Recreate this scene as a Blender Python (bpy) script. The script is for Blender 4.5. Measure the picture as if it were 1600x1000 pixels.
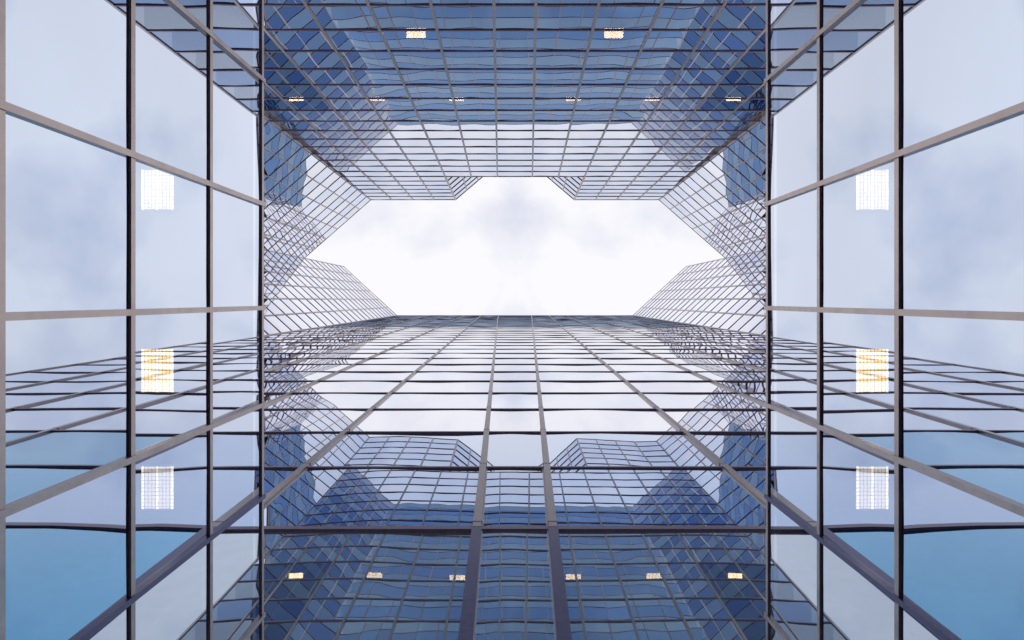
import bpy, bmesh, math, random, zlib
from mathutils import Vector
random.seed(7)
scene = bpy.context.scene
for o in list(bpy.data.objects):
    bpy.data.objects.remove(o)
COL = scene.collection

# ------------------------------------------------------------------ camera
cam_d = bpy.data.cameras.new('camera')
cam_d.sensor_width = 36.0
cam_d.lens = 22.5                       # looks straight up between the towers
cam_d.shift_x = -4.5 / 1600
cam_d.shift_y = -32 / 1600
cam_d.clip_start = 0.02
cam_d.clip_end = 20000
cam = bpy.data.objects.new('camera', cam_d)
cam.rotation_euler = (math.pi, 0, 0)    # eye at the origin, 1.6 m above the paving
COL.objects.link(cam)
scene.camera = cam

# ------------------------------------------------------------------ sky
SUN_EL, SUN_AZ = math.radians(28), math.radians(200)
world = bpy.data.worlds.new('World')
scene.world = world
world.use_nodes = True
wn, wl = world.node_tree.nodes, world.node_tree.links
wn.clear()
w_out = wn.new('ShaderNodeOutputWorld')
w_bg = wn.new('ShaderNodeBackground')
w_bg.inputs['Strength'].default_value = 0.12
sky = wn.new('ShaderNodeTexSky')
sky.sky_type = 'NISHITA'
sky.sun_disc = False
sky.sun_elevation = SUN_EL
sky.sun_rotation = SUN_AZ
sky.air_density = 1.0
sky.dust_density = 1.6
tc = wn.new('ShaderNodeTexCoord')
sep = wn.new('ShaderNodeSeparateXYZ')
wl.new(tc.outputs['Generated'], sep.inputs[0])
ab = wn.new('ShaderNodeMath'); ab.operation = 'ABSOLUTE'
wl.new(sep.outputs['X'], ab.inputs[0])
zc = wn.new('ShaderNodeMath'); zc.operation = 'MAXIMUM'; zc.inputs[1].default_value = 0.0
wl.new(sep.outputs['Z'], zc.inputs[0])
za = wn.new('ShaderNodeMath'); za.operation = 'ADD'; za.inputs[1].default_value = 0.25
wl.new(zc.outputs[0], za.inputs[0])
dx = wn.new('ShaderNodeMath'); dx.operation = 'DIVIDE'
dy = wn.new('ShaderNodeMath'); dy.operation = 'DIVIDE'
wl.new(ab.outputs[0], dx.inputs[0]); wl.new(za.outputs[0], dx.inputs[1])
wl.new(sep.outputs['Y'], dy.inputs[0]); wl.new(za.outputs[0], dy.inputs[1])
cmb = wn.new('ShaderNodeCombineXYZ')
wl.new(dx.outputs[0], cmb.inputs['X']); wl.new(dy.outputs[0], cmb.inputs['Y'])
SKY_OFF = (6.824, 5.384, 18.7)
vadd = wn.new('ShaderNodeVectorMath'); vadd.operation = 'ADD'
vadd.inputs[1].default_value = SKY_OFF
wl.new(cmb.outputs[0], vadd.inputs[0])
n1 = wn.new('ShaderNodeTexNoise')
n1.inputs['Scale'].default_value = 4.6
n1.inputs['Detail'].default_value = 8
n1.inputs['Roughness'].default_value = 0.5
n1.inputs['Distortion'].default_value = 0.25
wl.new(vadd.outputs[0], n1.inputs['Vector'])
cr = wn.new('ShaderNodeValToRGB')
cr.color_ramp.elements[0].position = 0.30; cr.color_ramp.elements[0].color = (0.36, 0.36, 0.36, 1)
cr.color_ramp.elements[1].position = 0.52; cr.color_ramp.elements[1].color = (1, 1, 1, 1)
wl.new(n1.outputs['Fac'], cr.inputs['Fac'])
mixc = wn.new('ShaderNodeMix'); mixc.data_type = 'RGBA'
wl.new(cr.outputs['Color'], mixc.inputs['Factor'])
skt = wn.new('ShaderNodeMix'); skt.data_type = 'RGBA'; skt.inputs['Factor'].default_value = 0.72
wl.new(sky.outputs['Color'], skt.inputs['A'])
skt.inputs['B'].default_value = (4.5, 5.3, 7.2, 1)      # thin high haze in front of the blue
wl.new(skt.outputs['Result'], mixc.inputs['A'])
mixc.inputs['B'].default_value = (7.85, 7.75, 8.1, 1)   # white cloud
wl.new(mixc.outputs['Result'], w_bg.inputs['Color'])
wl.new(w_bg.outputs[0], w_out.inputs['Surface'])

sun_d = bpy.data.lights.new('sun', 'SUN')
sun_d.energy = 0.6
sun_d.angle = math.radians(20)
sun_d.color = (1.0, 0.93, 0.84)
sun = bpy.data.objects.new('sun', sun_d)
sv = Vector((math.sin(SUN_AZ) * math.cos(SUN_EL), math.cos(SUN_AZ) * math.cos(SUN_EL), math.sin(SUN_EL)))
sun.rotation_euler = sv.to_track_quat('Z', 'Y').to_euler()
COL.objects.link(sun)

vs = scene.view_settings
vs.view_transform = 'Standard'
vs.look = 'None'
vs.exposure = 0.05
vs.gamma = 1.0
vs.use_curve_mapping = False
scene.cycles.max_bounces = 14
scene.cycles.glossy_bounces = 12
scene.cycles.transparent_max_bounces = 24
scene.cycles.diffuse_bounces = 2
scene.cycles.sample_clamp_indirect = 4.0
scene.cycles.use_denoising = True

# ------------------------------------------------------------------ materials
def new_mat(name):
    m = bpy.data.materials.new(name)
    m.use_nodes = True
    n = m.node_tree.nodes
    n.clear()
    return m, n, m.node_tree.links

def glass_mat(name, tint, see, inner=(0.96, 0.92, 0.86), dirt=0.02, vary=0.12, power=1.2, graze=(0.97, 0.97, 1.0), room_light=0.0, knee=None):
    """reflective coated glazing: a metallic mirror coat that lets a little through"""
    m, n, l = new_mat(name)
    out = n.new('ShaderNodeOutputMaterial')
    p = n.new('ShaderNodeBsdfGlossy')
    p.inputs['Roughness'].default_value = 0.0
    oi = n.new('ShaderNodeObjectInfo')
    mr = n.new('ShaderNodeMapRange')
    mr.inputs['To Min'].default_value = 1 - vary
    mr.inputs['To Max'].default_value = 1 + vary
    l.new(oi.outputs['Random'], mr.inputs['Value'])
    g = n.new('ShaderNodeNewGeometry')
    nz = n.new('ShaderNodeTexNoise')
    nz.inputs['Scale'].default_value = 0.9
    nz.inputs['Detail'].default_value = 6
    l.new(g.outputs['Position'], nz.inputs['Vector'])
    m2 = n.new('ShaderNodeMapRange')
    m2.inputs['From Min'].default_value = 0.3
    m2.inputs['From Max'].default_value = 0.7
    m2.inputs['To Min'].default_value = 1 - dirt * 2
    m2.inputs['To Max'].default_value = 1 + dirt
    l.new(nz.outputs['Fac'], m2.inputs['Value'])
    mm = n.new('ShaderNodeMath'); mm.operation = 'MULTIPLY'
    l.new(mr.outputs[0], mm.inputs[0]); l.new(m2.outputs[0], mm.inputs[1])
    vm = n.new('ShaderNodeVectorMath'); vm.operation = 'SCALE'
    vm.inputs[0].default_value = tint
    l.new(mm.outputs[0], vm.inputs['Scale'])
    lw = n.new('ShaderNodeLayerWeight')       # reflectance rises towards grazing incidence
    lw.inputs['Blend'].default_value = 0.5
    pw = n.new('ShaderNodeMath'); pw.operation = 'POWER'; pw.inputs[1].default_value = power
    l.new(lw.outputs['Facing'], pw.inputs[0])
    if knee:
        kn = n.new('ShaderNodeMapRange'); kn.interpolation_type = 'SMOOTHSTEP'
        kn.inputs['From Min'].default_value, kn.inputs['From Max'].default_value = knee
        l.new(lw.outputs['Facing'], kn.inputs['Value'])
        pw = kn
    fr = n.new('ShaderNodeMix'); fr.data_type = 'RGBA'
    l.new(pw.outputs[0], fr.inputs['Factor'])
    l.new(vm.outputs[0], fr.inputs['A'])
    fr.inputs['B'].default_value = (*graze, 1)
    l.new(fr.outputs['Result'], p.inputs['Color'])
    t = n.new('ShaderNodeBsdfTransparent')
    t.inputs['Color'].default_value = (*inner, 1)
    mx = n.new('ShaderNodeMixShader')
    sm = n.new('ShaderNodeMapRange')          # less is seen through at grazing angles
    sm.inputs['To Min'].default_value = see
    sm.inputs['To Max'].default_value = 0.0
    l.new(pw.outputs[0], sm.inputs['Value'])
    l.new(sm.outputs[0], mx.inputs[0])
    l.new(p.outputs[0], mx.inputs[1]); l.new(t.outputs[0], mx.inputs[2])
    if room_light:  # brightness of the rooms behind, painted on as diffuse colour
        df = n.new('ShaderNodeBsdfDiffuse'); df.inputs['Color'].default_value = (0.50, 0.58, 0.62, 1)
        m3 = n.new('ShaderNodeMixShader'); m3.inputs[0].default_value = room_light
        l.new(mx.outputs[0], m3.inputs[1]); l.new(df.outputs[0], m3.inputs[2])
        mx = m3
    l.new(mx.outputs[0], out.inputs['Surface'])
    return m

def metal_mat(name, c1, c2, rough=0.42, metallic=0.7, scale=3.0):
    m, n, l = new_mat(name)
    out = n.new('ShaderNodeOutputMaterial')
    p = n.new('ShaderNodeBsdfPrincipled')
    p.inputs['Metallic'].default_value = metallic
    tcx = n.new('ShaderNodeNewGeometry')
    nz = n.new('ShaderNodeTexNoise')
    nz.inputs['Scale'].default_value = scale
    nz.inputs['Detail'].default_value = 8
    nz.inputs['Roughness'].default_value = 0.65
    l.new(tcx.outputs['Position'], nz.inputs['Vector'])
    r = n.new('ShaderNodeValToRGB')
    r.color_ramp.elements[0].position = 0.32; r.color_ramp.elements[0].color = (*c1, 1)
    r.color_ramp.elements[1].position = 0.68; r.color_ramp.elements[1].color = (*c2, 1)
    l.new(nz.outputs['Fac'], r.inputs['Fac'])
    l.new(r.outputs['Color'], p.inputs['Base Color'])
    mr = n.new('ShaderNodeMapRange')
    mr.inputs['To Min'].default_value = rough - 0.1
    mr.inputs['To Max'].default_value = rough + 0.12
    l.new(nz.outputs['Fac'], mr.inputs['Value'])
    l.new(mr.outputs[0], p.inputs['Roughness'])
    l.new(p.outputs[0], out.inputs['Surface'])
    return m

def plain_mat(name, c1, c2, rough=0.8, scale=1.5):
    return metal_mat(name, c1, c2, rough, 0.0, scale)

def emit_mat(name, col, strength):
    m, n, l = new_mat(name)
    out = n.new('ShaderNodeOutputMaterial')
    e = n.new('ShaderNodeEmission')
    e.inputs['Color'].default_value = (*col, 1)
    e.inputs['Strength'].default_value = strength
    l.new(e.outputs[0], out.inputs['Surface'])
    return m

SEE = 0.16
G_A = glass_mat('glass_blue_coat', (0.48, 0.62, 0.84), SEE)
G_B = glass_mat('glass_grey_coat', (0.64, 0.70, 0.80), SEE)
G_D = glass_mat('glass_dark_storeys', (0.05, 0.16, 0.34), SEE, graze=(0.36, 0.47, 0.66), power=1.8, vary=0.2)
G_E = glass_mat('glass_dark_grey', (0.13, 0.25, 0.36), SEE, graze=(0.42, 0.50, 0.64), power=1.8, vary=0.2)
G_TA = glass_mat('glass_wing_blue', (0.09, 0.17, 0.37), SEE, graze=(0.88, 0.89, 0.97), knee=(0.60, 0.80), vary=0.08)
G_TB = glass_mat('glass_wing_grey', (0.16, 0.26, 0.42), SEE, graze=(0.92, 0.93, 0.97), knee=(0.60, 0.80), vary=0.08)
G_M = glass_mat('glass_navy', (0.30, 0.47, 0.74), SEE, power=2.3)
G_K = glass_mat('glass_deep_blue', (0.08, 0.40, 0.66), 0.12, power=3.5)
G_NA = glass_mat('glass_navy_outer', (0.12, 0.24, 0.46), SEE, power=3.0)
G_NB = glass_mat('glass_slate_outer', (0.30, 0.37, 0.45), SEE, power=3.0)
G_L = glass_mat('glass_lower_clear', (0.74, 0.82, 0.88), 0.10, power=3.0, room_light=0.14)  # diffuse share stands in for interior light behind the lower panes
G_W = glass_mat('glass_annex', (0.73, 0.82, 0.96), 0.15, dirt=0.06, vary=0.035, power=4.0)
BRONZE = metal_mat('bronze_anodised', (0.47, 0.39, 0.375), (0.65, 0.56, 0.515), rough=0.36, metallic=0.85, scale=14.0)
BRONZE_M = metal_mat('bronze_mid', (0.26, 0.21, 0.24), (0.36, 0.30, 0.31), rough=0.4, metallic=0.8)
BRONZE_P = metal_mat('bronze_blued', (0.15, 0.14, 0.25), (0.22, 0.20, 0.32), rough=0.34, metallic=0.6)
BRONZE_D = metal_mat('bronze_dark', (0.27, 0.20, 0.28), (0.36, 0.28, 0.35), rough=0.38)
HILITE = metal_mat('edge_highlight_metal', (0.75, 0.75, 0.76), (0.85, 0.84, 0.84), rough=0.35, metallic=0.3)  # pale metal for the highlight painted beside the mullions
INNER = plain_mat('interior_concrete', (0.10, 0.12, 0.15), (0.15, 0.17, 0.20))
CLAD = plain_mat('cladding_grey', (0.22, 0.22, 0.24), (0.3, 0.3, 0.32))
LAMP_W = emit_mat('lamp_warm', (1.0, 0.66, 0.30), 17)
LAMP_Y = emit_mat('lamp_yellow', (1.0, 0.66, 0.22), 7)
LAMP_C = emit_mat('lamp_white', (1.0, 0.88, 0.74), 3.4)
LAMP_H = emit_mat('lamp_warm_tube', (1.0, 0.86, 0.62), 16)
LAMP_T = emit_mat('lamp_tube', (1.0, 0.90, 0.76), 5.5)
WHITE = plain_mat('white_enamel', (0.7, 0.7, 0.68), (0.8, 0.8, 0.78), 0.4)
PAVE = plain_mat('paving_stone', (0.17, 0.16, 0.17), (0.24, 0.23, 0.235), 0.85, 2.0)

# ------------------------------------------------------------------ helpers
H = 6.0                       # metres from the eye to the near tower face
LEAN = 0.0235                 # every tower flares outward by 1.3 degrees
F = 1000.0
MOD = 1.06
A0 = 0.10

def zk(k):
    return (k - 0.25) * 1.01 * H

def W(x, y, z, s=-1):
    """plan position (units of H, y towards picture top, left half has x<0) at height z metres"""
    xx = x * H - LEAN * z
    return Vector((xx if s < 0 else -xx, -y * H, z))

def px(p):
    if p.z < 0.3: return None
    return (804.5 + F * p.x / p.z, 468 + F * p.y / p.z)

def link(name, mesh, parent=None, loc=None):
    o = bpy.data.objects.new(name, mesh)
    COL.objects.link(o)
    if parent is not None: o.parent = parent
    if loc is not None: o.location = loc
    return o

def mesh_from(verts, faces, mats, name='m', smooth=False, idx=None):
    me = bpy.data.meshes.new(name)
    me.from_pydata([tuple(v) for v in verts], [], faces)
    for m in mats: me.materials.append(m)
    if smooth: me.polygons.foreach_set('use_smooth', [True] * len(faces))
    if idx: me.polygons.foreach_set('material_index', idx)
    me.update()
    return me

BOXF = [(0, 3, 2, 1), (4, 5, 6, 7), (0, 1, 5, 4), (1, 2, 6, 5), (2, 3, 7, 6), (3, 0, 4, 7)]

class MB:
    def __init__(self): self.v = []; self.f = []
    def prism8(self, pts):
        b = len(self.v); self.v += [Vector(p) for p in pts]
        self.f += [tuple(b + i for i in q) for q in BOXF]
    def box(self, lo, hi):
        x0, y0, z0 = lo; x1, y1, z1 = hi
        self.prism8([(x0,y0,z0),(x1,y0,z0),(x1,y1,z0),(x0,y1,z0),(x0,y0,z1),(x1,y0,z1),(x1,y1,z1),(x0,y1,z1)])
    def build(self, name, mat, parent=None):
        me = mesh_from(self.v, self.f, [mat], name)
        bm = bmesh.new(); bm.from_mesh(me)
        bmesh.ops.recalc_face_normals(bm, faces=bm.faces)
        bm.to_mesh(me); bm.free()
        return link(name, me, parent)

def thing(name, label, cat, group=None, loc=(0, 0, 0)):
    o = bpy.data.objects.new(name, None)
    o.location = loc
    o.empty_display_size = 0.5
    COL.objects.link(o)
    o['label'] = label; o['category'] = cat
    if group: o['group'] = group
    return o

def wall_bar(P, Q, t, n, w, d0, d1):
    """upright bar from P to Q, width w along t, from d0 to d1 along the outward normal n"""
    m = []
    for R in (P, Q):
        m += [R - t*w/2 + n*d0, R + t*w/2 + n*d0, R + t*w/2 + n*d1, R - t*w/2 + n*d1]
    return m

def rail(P, Q, n, h, d0, d1):
    m = []
    up = Vector((0, 0, h/2))
    for zz in (-1, 1):
        m += [P + n*d0 + up*zz, Q + n*d0 + up*zz, Q + n*d1 + up*zz, P + n*d1 + up*zz]
    return m

def pane_verts(a, b, c, d, n, rng, amp, tilt, N=5):
    """a bottom-left, b bottom-right, c top-right, d top-left; gently bowed glass"""
    v = []
    b1 = rng.uniform(0.3, 1.0) * amp * rng.choice((1, 1, -1))
    ph = [rng.uniform(0, 6.28) for _ in range(4)]
    tx, ty = rng.uniform(-tilt, tilt), rng.uniform(-tilt, tilt)
    k = rng.uniform(0.3, 0.7) * amp
    for j in range(N + 1):
        for i in range(N + 1):
            u, w = i / N, j / N
            p = (a * (1 - u) + b * u) * (1 - w) + (d * (1 - u) + c * u) * w
            U, V = 2*u - 1, 2*w - 1
            z = b1 * (1 - U*U) * (1 - 0.10 * V*V) + tx * U + ty * 0.10 * V
            z += k * math.sin(3.3*U + ph[0]) * (0.87 + 0.13 * math.sin(2.2*V + ph[1]))
            v.append(p + n * z)
    f = [(j*(N+1)+i, j*(N+1)+i+1, (j+1)*(N+1)+i+1, (j+1)*(N+1)+i) for j in range(N) for i in range(N)]
    return v, f

class Facade:
    """collects the panes of one thing, then keeps the 290 that show largest as parts"""
    def __init__(self, root, mats): self.root = root; self.items = []; self.mats = mats; self.cache = {}
    def pane(self, key, quad, n, amp, tilt, mi):
        c = [px(q) for q in quad]
        area = 0
        if all(c):
            x = [min(max(p[0], 0), 1600) for p in c]; y = [min(max(p[1], 0), 1000) for p in c]
            area = abs(sum(x[i]*y[(i+1) % 4] - x[(i+1) % 4]*y[i] for i in range(4))) / 2
        self.items.append((area, key, quad, n, amp, tilt, mi))
    def flush(self, limit=290):
        self.items.sort(key=lambda t: -t[0])
        rv, rf, ri = [], [], []
        for q, (area, key, quad, n, amp, tilt, mi) in enumerate(self.items):
            a = quad[0]
            if q < limit:
                var = random.randrange(8)
                ck = (key, var, mi) if key else None
                me = self.cache.get(ck) if ck else None
                if me is None:
                    rng = random.Random(zlib.crc32(repr((key, var, mi, 0 if key else q)).encode()))
                    v, f = pane_verts(*[p - a for p in quad], n, rng, amp, tilt)
                    me = mesh_from(v, f, [self.mats[mi]], 'pane', True)
                    if ck: self.cache[ck] = me
                link('pane', me, self.root, a)
            else:
                v, f = pane_verts(*quad, n, random, amp, tilt, 4)
                b = len(rv); rv += v; rf += [tuple(b + i for i in g) for g in f]; ri += [mi] * len(f)
        if rf:
            o = link('pane', mesh_from(rv, rf, self.mats, 'pane', True, ri), self.root)
            o['kind'] = 'stuff'

def glass_of(r, low, bay=0):
    if low == -1: return 2 + r % 2
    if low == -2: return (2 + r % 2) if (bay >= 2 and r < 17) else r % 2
    if not low: return r % 2
    if r < 3: return 2 if bay < 1 else 6
    if r < 5: return 3 if bay < 2 else 6
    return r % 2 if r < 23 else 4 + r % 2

def face(fc, root, P0, P1, nb, r0, r1, s, dims, toward, tag, amp=0.006, tilt=0.006, ends=(True, True), core=3.0, rake=None, low=0):
    """P0->P1 plan points (left half), nb bays, rows r0[bay]..r1, s side; P0 is the inner end"""
    mw, md, th, td = dims
    zt = zk(r1)
    T = (W(*P1, 0, s) - W(*P0, 0, s)).normalized()
    n = Vector((-T.y, T.x, 0))
    c = Vector((0, -toward * H, 0))
    if (c - W(*P0, 0, s)).dot(n) < 0: n = -n
    if callable(r0): starts = [r0(i) for i in range(nb)]
    else: starts = [r0] * nb
    def pt(i): 
        t = i / nb
        return (P0[0]*(1-t) + P1[0]*t, P0[1]*(1-t) + P1[1]*t)
    def zr(i):                 # height of the raked lower edge above facade line i
        return abs(pt(i)[0]) * H / (rake / F - LEAN) if rake else zk(starts[0])
    if rake: starts = [int(math.floor(zr(i) / (1.01 * H) + 0.25)) for i in range(nb)]
    def span(z, i):            # how far along bay i the row at height z reaches
        if not rake: return 1.0
        return min(max((z - zr(i)) / (zr(i + 1) - zr(i)), 0.0), 1.0)
    back = 0.3 if rake else 1.0
    core_m = MB()
    for i in range(nb):
        a, b = pt(i), pt(i + 1)
        for r in range(starts[i], r1):
            z0, z1 = max(zk(r), zr(i)) if rake else zk(r), zk(r + 1)
            if z1 - z0 < 0.05: continue
            b0, b1 = pt(i + span(z0, i)), pt(i + span(z1, i))
            full = span(z0, i) >= 1.0
            fc.pane((tag, s, i, min(glass_of(r, low), 99)) if full else None, [W(*a, z0, s), W(*b0, z0, s), W(*b1, z1, s), W(*a, z1, s)], n, amp, tilt, glass_of(r, low, i))
            A, B = W(*a, z1, s), W(*b1, z1, s)
            core_m.prism8(rail(A - Vector((0,0,.3)), B - Vector((0,0,.3)), n, 0.3, -core, -0.12))
        z0, z1 = zr(i), zr(i + 1)
        A, B, C_, D_ = W(*a, z0, s), W(*b, z1, s), W(*b, zt, s), W(*a, zt, s)
        core_m.prism8([A - n*core, B - n*core, B - n*(core+back), A - n*(core+back), D_ - n*core, C_ - n*core, C_ - n*(core+back), D_ - n*(core+back)])
        core_m.prism8(rail(A + Vector((0,0,.2)), B + Vector((0,0,.2)), n, 0.3, -core, -0.1))
    core_m.build('interior_core', INNER, root)
    if rake:
        m = MB(); m.prism8(rail(W(*pt(0), zr(0), s), W(*pt(nb), zr(nb), s), n, th * 1.5, -0.1, td))
        m.build('sill', BRONZE_D, root)
    for i in range(nb + 1):
        if (i == 0 and not ends[0]) or (i == nb and not ends[1]): continue
        m = MB(); P = pt(i)
        if low > 0:               # three lengths, spliced at the transoms
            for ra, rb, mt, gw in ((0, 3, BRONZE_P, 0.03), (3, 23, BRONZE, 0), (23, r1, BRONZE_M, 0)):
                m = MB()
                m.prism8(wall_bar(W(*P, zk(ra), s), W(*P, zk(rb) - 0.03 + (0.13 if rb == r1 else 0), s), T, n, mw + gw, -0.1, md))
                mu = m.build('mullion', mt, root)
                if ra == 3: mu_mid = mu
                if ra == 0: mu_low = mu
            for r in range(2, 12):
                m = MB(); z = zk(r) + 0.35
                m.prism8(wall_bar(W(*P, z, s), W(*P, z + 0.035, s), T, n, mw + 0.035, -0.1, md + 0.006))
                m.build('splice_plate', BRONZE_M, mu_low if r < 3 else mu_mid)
        else:
            m.prism8(wall_bar(W(*P, zr(i) if rake else zk(starts[0]), s), W(*P, zt + 0.1, s), T, n, mw, -0.1, md))
            m.build('mullion', BRONZE, root)
        if low > 0 and i < nb:
            m = MB(); off = -T * (mw / 2 + 0.025)  # pale strip added to paint the whitish reflected line beside each mullion
            m.prism8(wall_bar(W(*P, zk(starts[0]), s) + off, W(*P, zk(4), s) + off, T, n, 0.04, -0.1, 0.03))
            m.build('edge_highlight', HILITE, root)
    for r in range(min(starts), r1 + 1):
        z = zk(r)
        if rake and z < zr(0): continue
        e = nb if not rake else min(max((z - zr(0)) / (zr(nb) - zr(0)), 0), 1) * nb
        if e < 0.02: continue
        m = MB(); m.prism8(rail(W(*pt(0), z, s), W(*pt(e), z, s), n, th * (1.5 if low > 0 and r == 3 else 1), -0.1, td))
        m.build('coping' if r == r1 else 'transom', BRONZE if r == r1 else BRONZE_D, root)
    return n

def centre(fc, root, y, r0, r1, dims, amp, tilt, core=3.0, low=0):
    """the wedge-shaped middle bay between the two halves of a straight facade"""
    mw, md, th, td = dims
    n = Vector((0, 1 if y > 0 else -1, 0))
    cm = MB()
    for r in range(r0, r1 + 1):
        z0, z1 = zk(r), zk(r + 1)
        A, B = W(-A0, y, z0, -1), W(-A0, y, z0, 1)
        if r < r1:
            C_, D_ = W(-A0, y, z1, 1), W(-A0, y, z1, -1)
            fc.pane(None, [A, B, C_, D_], n, amp, tilt, glass_of(r, low))
            cm.prism8(rail(D_ - Vector((0,0,.3)), C_ - Vector((0,0,.3)), n, 0.3, -core, -0.12))
        m = MB(); m.prism8(rail(A, B, n, th * (1.5 if low > 0 and r == 3 else 1), -0.1, td * 1.04))
        m.build('coping' if r == r1 else 'transom', BRONZE if r == r1 else BRONZE_D, root)
    z0, z1 = zk(r0), zk(r1)
    A, B, C_, D_ = W(-A0, y, z0, -1), W(-A0, y, z0, 1), W(-A0, y, z1, 1), W(-A0, y, z1, -1)
    cm.prism8([A - n*core, B - n*core, B - n*(core+1), A - n*(core+1), D_ - n*core, C_ - n*core, C_ - n*(core+1), D_ - n*(core+1)])
    cm.build('interior_core', INNER, root)

def body(root, poly, z0, z1, mat=CLAD):
    """solid mass of a tower behind its facade; poly in plan units, left half, mirrored"""
    for s in (-1, 1):
        lo = [W(x, y, z0, s) for x, y in poly]; hi = [W(x, y, z1, s) for x, y in poly]
        k = len(poly)
        f = [tuple(range(k)), tuple(range(k, 2*k))] + [(i, (i+1) % k, k + (i+1) % k, k + i) for i in range(k)]
        me = mesh_from(lo + hi, f, [mat], 'tower_body')
        bm = bmesh.new(); bm.from_mesh(me); bmesh.ops.recalc_face_normals(bm, faces=bm.faces); bm.to_mesh(me); bm.free()
        link('tower_body', me, root)

XE = -(A0 + 6 * MOD)          # outer end of both straight facades
# ------------------------------------------------------------------ ground
m = MB(); m.box((-3000, -3000, -2.2), (3000, 3000, -1.72))
g = m.build('ground', PAVE); g['kind'] = 'structure'
slab_me = None
m = MB(); m.box((-0.595, -0.595, 0), (0.595, 0.595, 0.08)); 
slab = m.build('paving_slab', PAVE, g)
slab.location = (-1.2 * 7, -1.2 * 4, -1.70)
for i in range(15):
    for j in range(18):
        if i == 0 and j == 0: continue
        o = slab.copy(); COL.objects.link(o); o.parent = g
        o.location = (-8.4 + 1.2 * i, -4.8 + 1.2 * j - 1.2, -1.70 + random.uniform(-.003, .003))

# ------------------------------------------------------------------ near tower (lower side of the picture)
t = thing('glass_tower', 'tallest glass tower whose mirrored face fills the lower half of the picture', 'skyscraper', loc=(0, 0, 0))
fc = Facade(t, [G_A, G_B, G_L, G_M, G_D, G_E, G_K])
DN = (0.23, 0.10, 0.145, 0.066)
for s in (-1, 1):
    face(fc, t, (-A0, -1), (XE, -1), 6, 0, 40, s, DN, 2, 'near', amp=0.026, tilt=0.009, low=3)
centre(fc, t, -1, 0, 40, DN, 0.012, 0.001, low=3)
fc.flush()
body(t, [(0, -1.7), (XE, -1.7), (XE, -5), (0, -5)], -1.6, zk(40) - 0.5)

# ------------------------------------------------------------------ far tower (upper side of the picture)
t = thing('glass_tower', 'blue glass tower with a lower middle parapet along the top of the picture', 'skyscraper', loc=(0, 0, 0))
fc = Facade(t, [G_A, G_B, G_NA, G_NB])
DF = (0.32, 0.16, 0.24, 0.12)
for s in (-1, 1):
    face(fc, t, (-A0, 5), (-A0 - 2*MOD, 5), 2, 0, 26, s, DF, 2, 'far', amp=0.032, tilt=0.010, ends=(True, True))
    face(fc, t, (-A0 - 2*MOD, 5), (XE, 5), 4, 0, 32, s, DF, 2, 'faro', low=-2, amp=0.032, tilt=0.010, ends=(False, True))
    # upper corner post and the splayed return above the middle parapet
    m = MB(); P = (-A0 - 2*MOD, 5)
    T = Vector((1, 0, 0)); nn = Vector((0, 1, 0))
    m.prism8(wall_bar(W(*P, zk(26), s), W(*P, zk(32) + .1, s), T, nn, 0.45, -0.15, 0.18))
    m.build('corner_post', BRONZE, t)
    face(fc, t, P, (P[0] + 3*0.565, P[1] + 3*0.48), 3, 26, 32, s, (0.3, 0.14, 0.26, 0.15), 2, 'ret', ends=(False, True))
centre(fc, t, 5, 0, 26, DF, 0.02, 0.002)
fc.flush()
body(t, [(0, 5.75), (XE, 5.75), (XE, 10), (0, 10)], -1.6, zk(26) - 0.5)
body(t, [(-2.9, 5.75), (XE, 5.75), (XE, 10), (-1, 10), (-1, 7.4)], zk(26) - .4, zk(32) - 0.5)

# ------------------------------------------------------------------ corner wings: folded glass blocks bridging the two towers
XC, YC = -9.80, 2.07
for s, side in ((-1, 'left'), (1, 'right')):
    t = thing('glass_wing', 'folded glass wing bridging the two towers on the %s side of the sky opening' % side, 'building', 'folded corner wings', loc=(0, 0, 0))
    fc = Facade(t, [G_A, G_B, G_TA, G_TB])
    DW = (0.24, 0.12, 0.17, 0.10)
    face(fc, t, (XE, 5), (XC, YC), 6, 0, 32, s, DW, 2, 'u', amp=0.020, tilt=0.008, rake=393.5, core=0.45)
    face(fc, t, (XE, -1), (XC, YC), 6, 0, 40, s, DW, 2, 't', low=-1, amp=0.012, tilt=0.008, rake=393.5, core=0.45)
    fc.flush()

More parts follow.
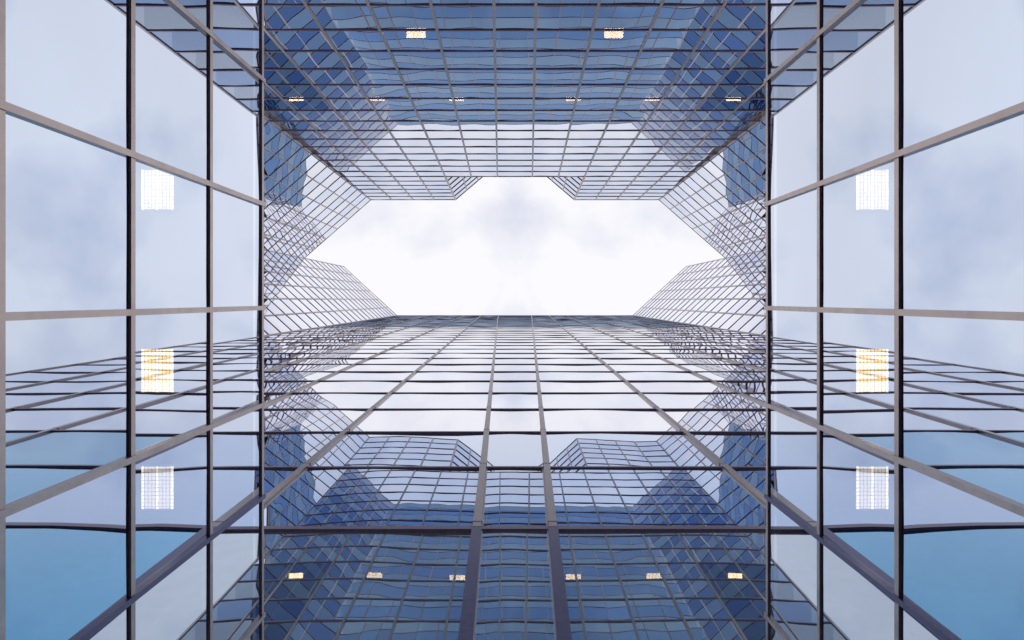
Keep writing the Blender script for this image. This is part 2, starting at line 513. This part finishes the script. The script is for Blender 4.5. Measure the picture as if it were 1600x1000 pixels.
# ------------------------------------------------------------------ low glass annexes left and right of the eye
KA = 0.225                    # glass 0.9 m from the eye on both sides
D = 1.2 * KA
AZ = [z * KA for z in (3.03, 2.516, 2.0, 1.487, 1.0, 0.5, 0.0, -0.5, -1.05, -1.62, -2.2, -2.8, -3.5, -4.2, -5.0, -5.8, -6.7, -7.6)]
AY = [y * KA for y in (-5.2, -4.7, -4.2, -3.7, -3.2, -2.7, -2.2, -1.66, -1.04, -0.452, 0.040, 0.498, 0.935, 1.5, 2.0, 2.5, 3.0, 3.5, 4.0, 4.5, 5.0)]   # world y (down the picture)
for s, side in ((-1, 'left'), (1, 'right')):
    t = thing('glass_annex', 'low annex with large pale window panes filling the %s edge of the picture' % side, 'building', 'low glass annexes', loc=(0, 0, 0))
    n = Vector((-s, 0, 0))
    X = s * D
    rng = random.Random(5)
    for j in range(len(AZ) - 1):
        for i in range(len(AY) - 1):
            q = [Vector((X, AY[i], AZ[j+1])), Vector((X, AY[i+1], AZ[j+1])), Vector((X, AY[i+1], AZ[j])), Vector((X, AY[i], AZ[j]))]
            v, f = pane_verts(*[p - q[0] for p in q], n, rng, 0.00010, 0.00005)
            link('pane', mesh_from(v, f, [G_W], 'pane', True), t, q[0])
    for j, z in enumerate(AZ):
        m = MB()
        m.prism8(rail(Vector((X, AY[0], z)), Vector((X, AY[-1], z)), n, 0.00505, -0.005, 0.00177))
        tr = m.build('coping' if j == 0 else 'transom', BRONZE, t)
        # dark strip under each rail, its shadow line put in as colour
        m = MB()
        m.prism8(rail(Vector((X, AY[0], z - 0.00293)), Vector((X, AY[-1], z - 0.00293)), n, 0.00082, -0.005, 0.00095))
        m.build('shadow_gasket', BRONZE_D, tr)
    for y in AY:
        m = MB()
        m.prism8(wall_bar(Vector((X, y, AZ[-1])), Vector((X, y, AZ[0] + .005)), Vector((0, 1, 0)), n, 0.00450, -0.005, 0.00286))
        m.build('mullion', BRONZE_P if 0.9 < y / KA < 1.1 else BRONZE, t)
    m = MB()
    e = s * 1.0
    x0, x1 = sorted((X + e * 0.95, X + e * 1.05))
    m.box((x0, AY[0], -1.7), (x1, AY[-1], 3.0 * KA))
    x0, x1 = sorted((X + e * 0.008, X + e * 0.949))
    for z in AZ[:-1:2]:
        m.box((x0, AY[0], z - 0.012), (x1, AY[-1], z - 0.002))
    m.box((x0, AY[0], 2.530 * KA), (x1, AY[-1], 2.545 * KA))
    m.box((x0, AY[0], 2.95 * KA), (x1, AY[-1], 2.99 * KA))
    for y in (AY[0] + .01, AY[-1] - .06):
        m.box((x0, y, -1.59), (x1, y + 0.05, 2.9 * KA))
    m.build('interior_core', INNER, t)

# ------------------------------------------------------------------ lit ceiling lights
def ceiling_light(label, group, cx, cy, z, lx, ly, warm, blades, hgt, panel=None):
    r = thing('ceiling_light', label, 'ceiling light', group, (cx, cy, z))
    m = MB()
    fw = min(lx, ly) * 0.05
    m.box((-lx/2, -ly/2, 0), (lx/2, ly/2, hgt))
    hs = m.build('housing', WHITE, r)
    m = MB(); m.box((-lx/2 + fw, -ly/2 + fw, -0.002 * hgt), (lx/2 - fw, ly/2 - fw, -0.001 * hgt))
    m.build('diffuser', panel or (LAMP_W if warm else LAMP_C), r)
    for u in ((-0.46, 0.0, 0.46) if not warm else (-0.3, 0.3)):
        m = MB()
        a = u * lx if not warm else u * lx
        m.box((a - lx*0.035, -ly*0.47, -hgt*0.12), (a + lx*0.035, ly*0.47, -hgt*0.02))
        m.build('tube', LAMP_T if not warm else LAMP_H, hs)
    nx, ny = blades
    for i in range(1, nx):
        m = MB(); a = -lx/2 + lx * i / nx
        m.box((a - lx*0.004, -ly/2, -hgt*0.30), (a + lx*0.004, ly/2, -hgt*0.13)); m.build('louvre_blade', WHITE, hs)
    for i in range(1, ny):
        m = MB(); a = -ly/2 + ly * i / ny
        m.box((-lx/2, a - ly*0.004, -hgt*0.30), (lx/2, a + ly*0.004, -hgt*0.13)); m.build('louvre_blade', WHITE, hs)
    return r

for s, side in ((-1, 'left'), (1, 'right')):
    zc_ = 2.50 * KA
    for (ya, yb, nm) in ((-0.511, -0.347, 'upper'), (0.189, 0.367, 'middle'), (0.647, 0.823, 'lower')):
        ceiling_light('%s of three square white ceiling lights behind the %s annex windows' % (nm, side), 'ceiling lights in the annexes',
                      s * 1.396 * KA, (ya + yb) / 2 * KA, zc_, 0.126 * KA, (yb - ya) * KA, False, (9, 12), 0.012 * KA, LAMP_Y if nm == 'middle' else None)
    zc_ = zk(13) - 0.75
    ceiling_light('larger warm ceiling light high in the far tower, %s of centre' % side, 'warm ceiling lights in the far tower',
                  s * (1.67 * H + LEAN * zc_), -5.31 * H, zc_, 2.4, 1.3, True, (5, 2), 0.12)
    zc_ = zk(17) - 0.75
    for X_, nm in ((1.14, 'nearest the centre'), (3.21, 'between two others'), (5.34, 'nearest the outer edge')):
        ceiling_light('small warm ceiling light in the far tower row, %s side, %s' % (side, nm), 'warm ceiling lights in the far tower',
                      s * (X_ * H + LEAN * zc_), -5.28 * H, zc_, 2.4, 0.9, True, (5, 2), 0.12)

# ------------------------------------------------------------------ everything above is laid out at 1 : 3.2 about the eye
S = 3.2
for me in bpy.data.meshes:
    co = [0.0] * (len(me.vertices) * 3)
    me.vertices.foreach_get('co', co)
    me.vertices.foreach_set('co', [c * S for c in co])
    me.update()
for o in bpy.data.objects:
    if o.type in {'MESH', 'EMPTY'}:
        o.location = o.location * S
